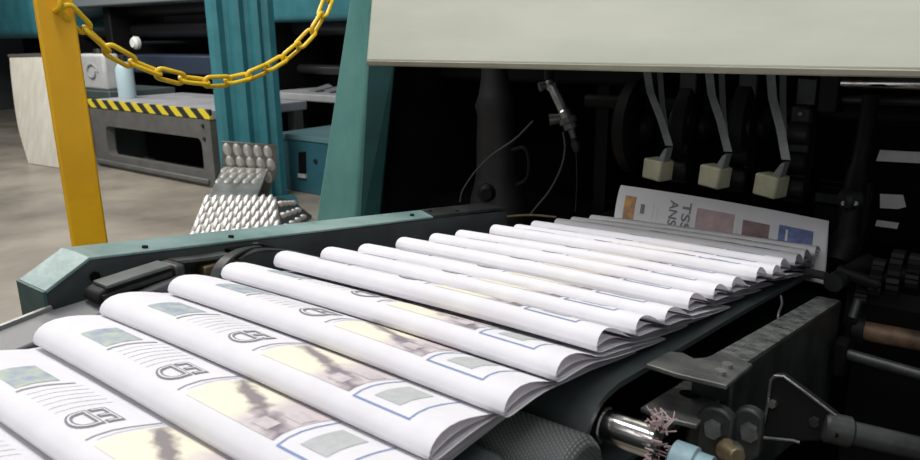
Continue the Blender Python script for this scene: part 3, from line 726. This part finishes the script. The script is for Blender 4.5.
t = thing('lever_arm', PY(853, 230, 1.22), 'black slanted lever arm right of the grippers, above the far end of the stream', 'lever')
MB().tube(spline([PY(871, 95, 1.25), PY(866, 130, 1.24), PY(857, 175, 1.22), PY(852, 200, 1.2), PY(846, 238, 1.18), PY(838, 262, 1.16)], 4), [.012] * 8 + [.015] * 8 + [.02] * 5, 12).build('arm', BLACK, t)
c = PY(852, 198, 1.19)
MB().lathe(c + Vector((-.01, -.02, 0)), c + Vector((.01, .0, 0)), [(0, .012), (.2, .016), (.8, .016), (1, .012)]).build('pivot', DARK, t)
for dx in (-8, 4):
    p = PY(852 + dx, 203, 1.17); MB().cyl(p, p + Vector((0, -.004, 0)), .0035, n=12).build('bolt', STEEL, t)
t = thing('clamp_block', PY(825, 195, 1.28), 'dark grey stepped clamp block right of the last ivory gripper block', 'clamp')
MB().box(PY(815, 192, 1.29), PY(838, 205, 1.29) + Vector((0, .03, 0))).build('block', GREYD, t, bevel=.002)
MB().box(PY(818, 180, 1.30), PY(845, 184, 1.30) + Vector((0, .03, 0))).build('upper_plate', GREYD, t, bevel=.001)
MB().box(PY(822, 186, 1.31), PY(842, 190, 1.31) + Vector((0, .03, 0))).build('spacer', BLACK, t)
MB().box(PY(816, 205, 1.30), PY(840, 230, 1.30) + Vector((0, .03, 0))).build('foot', BLACK, t)

t = thing('linkage', PY(840, 275, 1.05), 'dark clutter of linkage rods and gear discs right of the far end of the stream', 'linkage')
a, b = PY(812, 280, 1.02), PY(846, 256, 1.18)
MB().cyl(PY(833, 283, 1.0), PY(868, 262, 1.14), .012, .012).build('rod', DARK, t)
MB().cyl(PY(800, 271, 1.06), PY(826, 276, 1.04), .006).build('rod', GREYM, t)
MB().cyl(PY(838, 270, 1.03), PY(880, 285, 1.02), .008).build('rod', BLACK, t)
for x, y, r in ((872, 276, .022), (890, 272, .028), (908, 270, .02), (857, 290, .014)):
    c = PY(x, y, 1.04)
    mb = MB(); m_ = 18; vs = []
    poly = [c + Vector((0, (r + (.003 if k % 2 else 0)) * math.cos(k * math.pi / m_), (r + (.003 if k % 2 else 0)) * math.sin(k * math.pi / m_))) for k in range(2 * m_)]
    mb.prism(poly, (.014, 0, 0)); mb.cyl(c + Vector((.014, 0, 0)), c + Vector((.022, 0, 0)), r * .45)
    mb.build('gear', BLACK, t)
MB().box(PY(845, 310, 1.05) + Vector((0, 0, -.02)), PY(925, 290, 1.05) + Vector((.3, .04, -.01))).build('support_plate', BLACK, t)
MB().cyl(PY(858, 300, .96), PY(852, 318, .95), .005).build('pin', GREYD, t)

# small hooked wire between belt and right rail
p = spline([PY(781, 296, .8), PY(782, 304, .78), PY(779, 312, .76), PY(778, 318, .75)], 5)
tag(MB().tube(p, .0012, 8).build('bent_wire', STEEL), 'short bright bent wire in the gap between belt and grey rail', 'wire')

# ------------------------------------------------------------------ yellow post and chain
PXc, PYc = -1.013, .450
t = thing('barrier_post', (PXc, PYc, 0), 'yellow square steel post standing on the floor behind the left rail', 'post')
ang = math.atan2(-PYc, -PXc)
mx = Matrix.Translation((PXc, PYc, 0)) @ Matrix.Rotation(ang, 4, 'Z')
MB().box((-.0235, -.0225, .012), (.0235, .0225, 1.42), 0, mx).build('tube', YELLOW, t, bevel=.004, seg=3)
MB().box((-.075, -.075, 0), (.075, .075, .012), 0, mx).build('base_plate', YELLOW, t, bevel=.002)
MB().box((-.0245, -.0235, 1.42), (.0245, .0235, 1.43), 0, mx).build('cap', BLACK, t, bevel=.003)
hk = [mx @ Vector(p) for p in ((.022, .0, 1.285), (.034, .002, 1.285), (.039, .006, 1.290), (.038, .008, 1.300), (.032, .008, 1.305))]
MB().tube(spline(hk, 5), .003, 8).build('hook', CHAIN_Y, t)
CY = [(-.978, .446, 1.291), (-.985, .462, 1.276), (-1, .509, 1.2345), (-1, .564, 1.2065), (-1, .612, 1.191), (-1, .668, 1.1835), (-1, .712, 1.186), (-1, .754, 1.1955), (-1, .80, 1.213), (-1, .842, 1.237), (-1.0, .88, 1.267), (-1.01, .916, 1.304), (-1.04, .98, 1.375), (-1.08, 1.06, 1.46), (-1.10, 1.135, 1.54)]
path = spline(CY, 24)
t = thing('barrier_chain', (-1, .67, 1.17), 'yellow plastic barrier chain drooping from the yellow post toward the teal strut', 'chain')
pitch, wr, hw = .0395, .0034, .0082
cum = [0]
for p, q in zip(path, path[1:]): cum.append(cum[-1] + (q - p).length)
def at(s):
    for i in range(len(path) - 1):
        if s <= cum[i + 1]: return path[i].lerp(path[i + 1], (s - cum[i]) / max(1e-9, cum[i + 1] - cum[i]))
    return path[-1]
k = 0; s = .004
while s + pitch < cum[-1]:
    a, b = at(s), at(s + pitch); c = (a + b) / 2; d = (b - a).normalized()
    side = Vector((1, 0, 0)); side = (side - d * side.dot(d)).normalized(); upv = d.cross(side)
    ro = math.radians(28 if k % 2 else 118); sv = side * math.cos(ro) + upv * math.sin(ro)
    half = pitch / 2 + wr * .9; pts = []
    for q in range(9):
        an = -math.pi / 2 + math.pi * q / 8; pts.append(c + d * (half - hw + hw * math.cos(an)) + sv * hw * math.sin(an))
    for q in range(9):
        an = math.pi / 2 + math.pi * q / 8; pts.append(c + d * (-(half - hw) + hw * math.cos(an)) + sv * hw * math.sin(an))
    MB().tube(pts, wr, 8, closed=True).build('link', CHAIN_Y, t, smooth=60)
    k += 1; s += pitch
ey = path[-1]
t2 = thing('eye_hook', ey, 'yellow hook on the teal strut holding the far chain end', 'hook')
MB().tube([ey + Vector((0, -.004, .005)), ey + Vector((0, .003, .01)), ey + Vector((0, .02, .008))], .003, 8).build('hook_body', CHAIN_Y, t2)

# ------------------------------------------------------------------ background : teal column, step, feeder table, press
cA, cB = PZ(224, 203, 0), PZ(288, 197, 0)
mid = (cA + cB) / 2; wv = (cB - cA); wv.z = 0
fwd = Vector((-mid.x, -mid.y, 0)).normalized(); sd = Vector((-fwd.y, fwd.x, 0))
if sd.dot(wv) < 0: sd = -sd
cw = .245
t = thing('machine_column', mid, 'teal fluted machine column behind the chain, standing on the floor', 'column')
sec = [(-cw, -.30), (-cw, .0), (-.205, .02), (-.165, .02), (-.125, -.03), (-.095, -.03), (-.06, .02), (-.01, .02), (.025, -.03), (.055, -.03), (.085, .02), (.125, .02), (.15, -.02), (.20, -.02), (cw, -.06), (cw, -.30)]
MB().prism([mid + sd * a + fwd * b for a, b in sec], (0, 0, 2.3)).build('column_body', TEAL, t, smooth=20)
MB().box((-.30, -.36, 0), (.30, .02, .02), 0, Matrix.Translation(mid) @ Matrix.Rotation(math.atan2(sd.y, sd.x), 4, 'Z')).build('base_plate', TEAL, t)

# diamond plate step
c0 = PZ(240, 236, 0); fw = Vector((-c0.x, -c0.y, 0)).normalized(); sr = sd
t = thing('diamond_plate_step', c0, 'bent bright diamond-plate step on the floor in front of the teal column', 'step')
def on_plane(x, y, p, n): d = ray(x, y); return EYE + d * ((p - EYE).dot(n) / d.dot(n))
pl1 = c0 + fw * -.75                                   # upright upper plate
def U(x, y): return on_plane(x, y, pl1, fw)
uq = [U(222, 141), U(277, 145), U(278, 170), U(268, 197), U(222, 197)]
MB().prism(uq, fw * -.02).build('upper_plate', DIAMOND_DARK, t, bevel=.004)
lum = MB()
def lozenge(mb, c, r1, r2, a, u, v, n):
    e1 = u * math.cos(a) + v * math.sin(a); e2 = -u * math.sin(a) + v * math.cos(a)
    vs = []
    for h, k_ in ((0, 1), (.6, .75), (1, .3)):
        for j in range(10):
            q = 2 * math.pi * j / 10; vs.append(c + e1 * r1 * k_ * math.cos(q) + e2 * r2 * k_ * math.sin(q) + n * .007 * h)
    fs = [(r * 10 + j, r * 10 + (j + 1) % 10, r * 10 + 10 + (j + 1) % 10, r * 10 + 10 + j) for r in range(2) for j in range(10)] + [tuple(range(20, 30))]
    mb.add(vs, fs)
for r_ in range(3):
    for k_ in range(6):
        x, y = 227 + k_ * 10.2 + (r_ % 2) * 3, 149.5 + r_ * 12.5 + k_ * .6
        if x < 275 and not (r_ == 2 and x < 266): lozenge(lum, U(x, y), .030, .050, .25, sr, Vector((0, 0, 1)), fw)
lum.build('tread_lump', DIAMOND_LUMP, t)
# ramp sheet folding forward from the plate down to the step
def V(x, y, k): return on_plane(x, y, c0 + fw * k, fw)
rq = [U(223, 166) + fw * .03, U(268, 168) + fw * .03, V(256, 199, -.28), V(206, 201, -.28)]
MB().prism(rq, Vector((0, 0, -.02))).build('ramp_sheet', DIAMOND, t, bevel=.003)
lum = MB()
un = (rq[1] - rq[0]).normalized(); vn = (rq[3] - rq[0]).normalized(); nn = un.cross(vn); nn = nn if nn.dot(fw) > 0 else -nn
for r_ in range(3):
    for k_ in range(5):
        f1, f2 = (k_ + .35 + .3 * (r_ % 2)) / 5.2, (r_ + .5) / 6
        c = rq[0].lerp(rq[1], f1).lerp(rq[3].lerp(rq[2], f1), f2); lozenge(lum, c, .024, .045, .15, un, vn, nn)
lum.build('tread_lump', DIAMOND_LUMP, t)
# lower ribbed riser
top_l, top_r, bot_l, bot_r = V(205, 197, 0), V(276, 197, 0), V(184, 246, .16), V(284, 246, .16)
bot_l.z = bot_r.z = 0
mb = MB(); nr, nc = 13, 17; vs, fs = [], []
for r_ in range(nr):
    for k_ in range(nc):
        p = top_l.lerp(top_r, k_ / (nc - 1)).lerp(bot_l.lerp(bot_r, k_ / (nc - 1)), r_ / (nr - 1))
        vs.append(p + fw * (.012 * (1 if k_ % 2 else 0)))
for r_ in range(nr - 1):
    for k_ in range(nc - 1): fs.append((r_ * nc + k_, r_ * nc + k_ + 1, r_ * nc + nc + k_ + 1, r_ * nc + nc + k_))
mb.add(vs, fs).build('ribbed_riser', DIAMOND, t, smooth=50)
lum = MB(); rdn = (bot_l - top_l).normalized()
for r_ in range(8):
    for k_ in range(9):
        f1, f2 = (k_ + .3 + .4 * (r_ % 2)) / 9.2, (r_ + .5) / 8.2
        lozenge(lum, top_l.lerp(top_r, f1).lerp(bot_l.lerp(bot_r, f1), f2) + fw * .012, .017, .042, .1, sr, -rdn, fw)
lum.build('tread_lump', mat('riser_lump', (.56, .55, .53), .45, metal=.6), t)
MB().prism([V(206, 196.5, -.30), V(257, 196.5, -.30), top_r, top_l], (0, 0, -.015)).build('tread', DIAMOND, t, bevel=.003)
sq = [top_r, V(291, 200, -.25), V(312, 216, -.30), V(312, 236, -.30), bot_r]
sq[3].z = 0
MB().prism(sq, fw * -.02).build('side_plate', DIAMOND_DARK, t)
lum = MB()
for r_ in range(3):
    for k_ in range(4):
        c = sq[0].lerp(sq[1], (k_ + .5) / 4.5).lerp(sq[4].lerp(sq[3], (k_ + .5) / 4.5), (r_ + .6) / 3.4); lozenge(lum, c + fw * .01, .04, .022, .3, sr, Vector((0, 0, 1)), fw)
lum.build('tread_lump', DIAMOND_LUMP, t)

# feeder table with hazard tape
TX0, TX1, TY = -7.45, -5.36, 3.5
t = thing('feeder_table', (-6.4, 3.9, 0), 'grey feeder table with pale top and yellow and black hazard tape along its edge', 'table')
MB().box((TX0, TY + .02, .585), (TX1, 4.55, .665)).build('table_top', TABLE_TOP, t, bevel=.008)
MB().box((TX0, TY - .004, .592), (TX1, TY + .022, .672)).build('hazard_strip', HAZ, t)
fx0, fx1 = -7.45, -5.37; fz1 = .585
ox0, ox1, oz0, oz1 = -7.17, -5.52, .13, .42
fr = MB()
outer_ = [(fx0, 0), (fx1, 0), (fx1, fz1), (fx0, fz1)]
def rr_(x0, x1, z0, z1, r=.06, n=4):
    o_ = []
    for cx, cz, a0 in ((x0 + r, z0 + r, 180), (x1 - r, z0 + r, 270), (x1 - r, z1 - r, 0), (x0 + r, z1 - r, 90)):
        for k in range(n + 1):
            a = math.radians(a0 + 90 * k / n); o_.append((cx + r * math.cos(a), cz + r * math.sin(a)))
    return o_
inn_ = rr_(ox0, ox1, oz0, oz1)
m4 = len(inn_) // 4
vs = []
for dy in (0, .08):
    vs += [Vector((x, TY + dy, z)) for x, z in outer_] + [Vector((x, TY + dy, z)) for x, z in inn_]
N = 4 + len(inn_); fs = []
for base in (0, N):
    for q in range(4):
        i0 = 4 + q * m4
        for k in range(m4 - 1): fs.append((base + q, base + i0 + k, base + i0 + k + 1))
        nx_ = 4 + ((q + 1) % 4) * m4
        fs.append((base + q, base + i0 + m4 - 1, base + nx_, base + (q + 1) % 4))
for q in range(4): fs.append((q, (q + 1) % 4, N + (q + 1) % 4, N + q))
for k in range(len(inn_)):
    k2 = (k + 1) % len(inn_); fs.append((4 + k, N + 4 + k, N + 4 + k2, 4 + k2))
fr.add(vs, fs).build('front_frame', FRAME_GREY, t, smooth=20)
MB().box((fx0, 4.40, 0), (fx0 + .1, 4.50, .585)).build('leg', FRAME_GREY, t); MB().box((fx1 - .1, 4.40, 0), (fx1, 4.50, .585)).build('leg', FRAME_GREY, t)
MB().box((fx0 + .05, TY - .03, .03), (fx1 - .08, TY + .005, .075)).build('foot_rail', FRAME_GREY, t, bevel=.01)
MB().box((fx0 + .1, 4.0, .02), (fx1 - .05, 4.02, .57)).build('dark_backing', BLACK_DULL, t)  # black sheet added to darken the inside of the frame opening
for z in (.42, .53): bolt(t, (fx1 - .10, TY, z), (0, -1, 0), .018, .012, DARK)
# loose things standing on the table
t = thing('side_cabinet', (-8.0, 3.9, 0), 'low grey-green cabinet behind the yellow post, left of the taped feeder table', 'cabinet')
p, q = PY(74, 120, 3.75), PY(100, 91, 3.75); ztop = q.z
MB().box((p.x, 3.75, 0), (-7.50, 4.5, ztop)).build('body', mat('grey_green_paint', (.07, .095, .095), .5, var=.3, scale=4), t, bevel=.01)
MB().box((p.x + .06, 3.742, .06), (-7.56, 3.752, ztop - .08)).build('door', DARK, t)
t = thing('white_can', (p.x, 3.9, ztop), 'white container with a grey swirl on the low cabinet, just right of the yellow post', 'container')
a, b = PY(81, 88, 3.78), PY(100, 54, 3.78)
MB().box((a.x, 3.80, ztop), (min(b.x, -7.46), 3.98, b.z)).build('body', mat('offwhite_plastic', (.50, .51, .51), .5, var=.15, scale=9), t, bevel=.03)
cc = Vector(((a.x + min(b.x, -7.46)) / 2, 3.798, (ztop + b.z) / 2)); MB().tube([cc + Vector((.12 * math.cos(k * .5) * (1 - k / 30), 0, .09 * math.sin(k * .5) * (1 - k / 30))) for k in range(14)], .012, 6).build('swirl_mark', mat('swirl_grey', (.25, .26, .27), .6), t)
MB().cyl(Vector((cc.x, 3.9, b.z - .002)), Vector((cc.x, 3.9, b.z + .05)), .06, .05).build('lid', DARK, t)
p, q = PY(118, 95, 3.8), PY(133, 62, 3.8); ctr = (p.x + q.x) / 2; wd = .085
t = thing('blue_canister', (ctr, 3.8, .665), 'pale blue canister on the feeder table, below the chain', 'canister')
MB().lathe((ctr, 3.8, .665), (ctr, 3.8, q.z), [(0, wd * .95), (.04, wd), (.8, wd), (.92, wd * .75), (1, wd * .5)]).build('body', PALE_BLUE, t)
MB().cyl((ctr, 3.8, q.z - .002), (ctr, 3.8, q.z + .06), wd * .4).build('cap', DARK, t)

# pale board leaning near the post
t = thing('leaning_board', PZ(40, 166, 0), 'pale worn board leaning upright behind the yellow post at the left edge', 'board')
bl, br = PZ(28, 164, 0), PZ(63, 169, 0); yb = (bl.y + br.y) / 2
tl, tr = PY(9, 57, yb + .25), PY(48, 56, yb + .25)
mb = MB(); poly = []
left = spline([bl, bl.lerp(tl, .35) + Vector((-.10, 0, 0)), bl.lerp(tl, .75) + Vector((-.06, 0, 0)), tl], 4)
right = [br, tr]
mb.prism(left + [tr, br], (0, .05, 0)).build('panel', BOARD, t, bevel=.01)
MB().prism([tl + Vector((-.01, -.006, .0)), tr + Vector((0, -.006, 0)), tr + Vector((0, -.006, .03)), tl + Vector((-.01, -.006, .03))], (0, .06, 0)).build('top_edge', mat('dark_edge', (.10, .09, .08), .7), t)
MB().box((tl.x + .1, yb + .34, 0), (tr.x - .05, yb + .39, 1.0)).build('prop', BLACK, t)

# the second press far behind
t = thing('printing_press', (-7.5, 6, 0), 'second dark printing press across the hall with teal covers', 'printing press')
MB().box((-14, 5.6, 0), (-2.2, 6.6, 3.2)).build('press_body', BLACK_DULL, t)
p, q = PY(270, 22, 4.7), PY(352, 15, 4.7)
MB().box((p.x - .4, 4.7, p.z), (q.x + 1.2, 5.6, 2.5)).build('teal_cover', TEAL, t, bevel=.05, seg=4)
p = PY(36, 38, 4.5)
MB().box((-13.6, 4.5, p.z), (p.x, 5.6, 2.6)).build('teal_cover', TEAL, t, bevel=.12, seg=5)
p, q = PY(90, 6, 4.7), PY(212, 4, 4.7)
MB().box((p.x - .6, 4.7, p.z - .01), (q.x + .2, 5.0, p.z + .14)).build('light_rail', mat('pale_rail', (.28, .32, .34), .4, metal=.3), t, bevel=.02)
p, q = PY(120, 72, 4.9), PY(215, 56, 4.9)
MB().box((p.x, 4.9, p.z), (q.x, 5.5, q.z)).build('navy_beam', NAVY, t, bevel=.02)
for k, (z, r_) in enumerate(((1.35, .09), (1.62, .10), (.92, .05))):
    MB().cyl((-11, 5.2, z), (-5.2, 5.2, z), r_, n=24).build('roller', mat('dark_roller', (.022, .023, .026), .35), t)
for x in (-11.0, -9.6, -6.35):
    MB().box((x, 4.85, 0), (x + .16, 5.6, 2.2)).build('side_frame', BLACK, t, bevel=.02)
c = PY(132, 43, 4.6); MB().lathe(c, c + Vector((0, .10, 0)), [(0, .05), (.3, .075), (.7, .075), (1, .04)]).build('knob', WHITE, t)
MB().cyl(c + Vector((0, .09, 0)), c + Vector((0, .9, 0)), .02).build('spindle', DARK, t)
c = PY(213, 47, 4.6); MB().lathe(c, c + Vector((0, .10, 0)), [(0, .04), (.3, .06), (.7, .06), (1, .04)]).build('knob', WHITE, t)
MB().cyl(c + Vector((0, .09, 0)), c + Vector((0, .9, 0)), .02).build('spindle', DARK, t)

t = thing('delivery_cabinet', PZ(305, 192, 0), 'teal low cabinet with a dark slot, between the fluted column and the leaning strut', 'cabinet')
yc = PZ(300, 192, 0).y
p, q = PY(276, 134, yc), PY(345, 130, yc)
MB().box((p.x, yc, 0), (q.x + .6, yc + .8, p.z)).build('body', mat('blue_teal_paint', (.03, .115, .15), .45, var=.25, scale=4), t, bevel=.01)
MB().box((p.x, yc - .01, p.z - .03), (q.x + .6, yc + .8, p.z + .012)).build('rim', mat('teal_rim', (.10, .19, .21), .45), t, bevel=.004)
a, b = PY(299.5, 151, yc), PY(306, 175, yc)
MB().prism([PY(299.5, 152, yc), PY(306, 151.5, yc), PY(306.5, 173, yc), PY(300, 174.5, yc)], (0, -.012, 0)).build('slot', BLACK_DULL, t)
a, b = PY(299.5, 174.5, yc), PY(306.5, 173.5, yc)
MB().box((a.x, yc - .02, a.z - .02), (b.x, yc, a.z + .012)).build('slot_lip', mat('lip', (.4, .42, .40), .4), t)
bolt(t, PY(316, 161, yc), (0, -1, 0), .02, .015, DARK)
t = thing('delivery_shelf', PY(305, 100, 4.5), 'pale shelf with scraps behind the fluted column, above the teal cabinet', 'shelf')
p, q = PY(278, 107, 4.6), PY(340, 96, 4.6)
MB().box((p.x - .2, 4.6, q.z - .07), (q.x + 1, 5.55, q.z)).build('shelf_board', mat('shelf_white', (.40, .41, .42), .45, var=.2, scale=5), t, bevel=.01)
for x in (p.x - .1, q.x + .8): MB().box((x, 4.9, 0), (x + .08, 4.98, q.z - .07)).build('leg', DARK, t)
rnd = random.Random(11)
for k in range(4):
    x = p.x + .2 + k * .21; z = q.z + .002
    tag(MB().prism([(x, 4.75 + rnd.uniform(0, .2), z), (x + .16, 4.78, z), (x + .18, 5.0, z + .03), (x + .05, 5.05, z + .05)], (0, 0, .012)).build('paper_scrap', mat('dull_scrap', (.16, .17, .18), .7)), 'crumpled grey paper scrap on the pale shelf behind the fluted column', 'paper scrap', 'scraps on the pale shelf')

# ------------------------------------------------------------------ light
def area(name, loc, target, sx, sy, power, col=(1, 1, 1)):
    l = bpy.data.lights.new(name, 'AREA'); l.shape = 'RECTANGLE'; l.size, l.size_y = sx, sy; l.energy = power; l.color = col
    o = bpy.data.objects.new(name, l); COL.objects.link(o); o.location = loc
    o.rotation_euler = (Vector(target) - Vector(loc)).to_track_quat('-Z', 'Y').to_euler()
    return o
area('lamp_over_conveyor', (-.5, .12, 3.6), (-.45, .55, 1.0), 2.4, .40, 49, (1.0, .985, 1.0))
area('fill_behind_camera', (.0, -2.2, 3.9), (-.3, .9, 1.4), 3.2, 1.2, 40, (1.0, .99, .95))  # unseen fill light added to brighten the hood face
area('fill_for_labels', (1.3, -1.6, 1.9), (-.1, 1.3, 1.0), .8, .5, 5, (1.0, .99, .95))  # unseen fill light added so the white labels and bracket show up
area('lamp_left_aisle', (-4.2, .6, 4.0), (-4.5, 2.2, 0), 4.0, 1.0, 200, (1.0, .96, .90))
area('lamp_far_left', (-8.0, 2.2, 4.0), (-8.0, 3.6, 0), 4.0, 1.0, 150, (1.0, .97, .92))
w = bpy.data.worlds.new('hall_air'); scn.world = w; w.use_nodes = True
w.node_tree.nodes['Background'].inputs[0].default_value = (.85, .92, 1.0, 1); w.node_tree.nodes['Background'].inputs[1].default_value = .22
scn.view_settings.view_transform = 'Standard'
scn.view_settings.exposure = 0
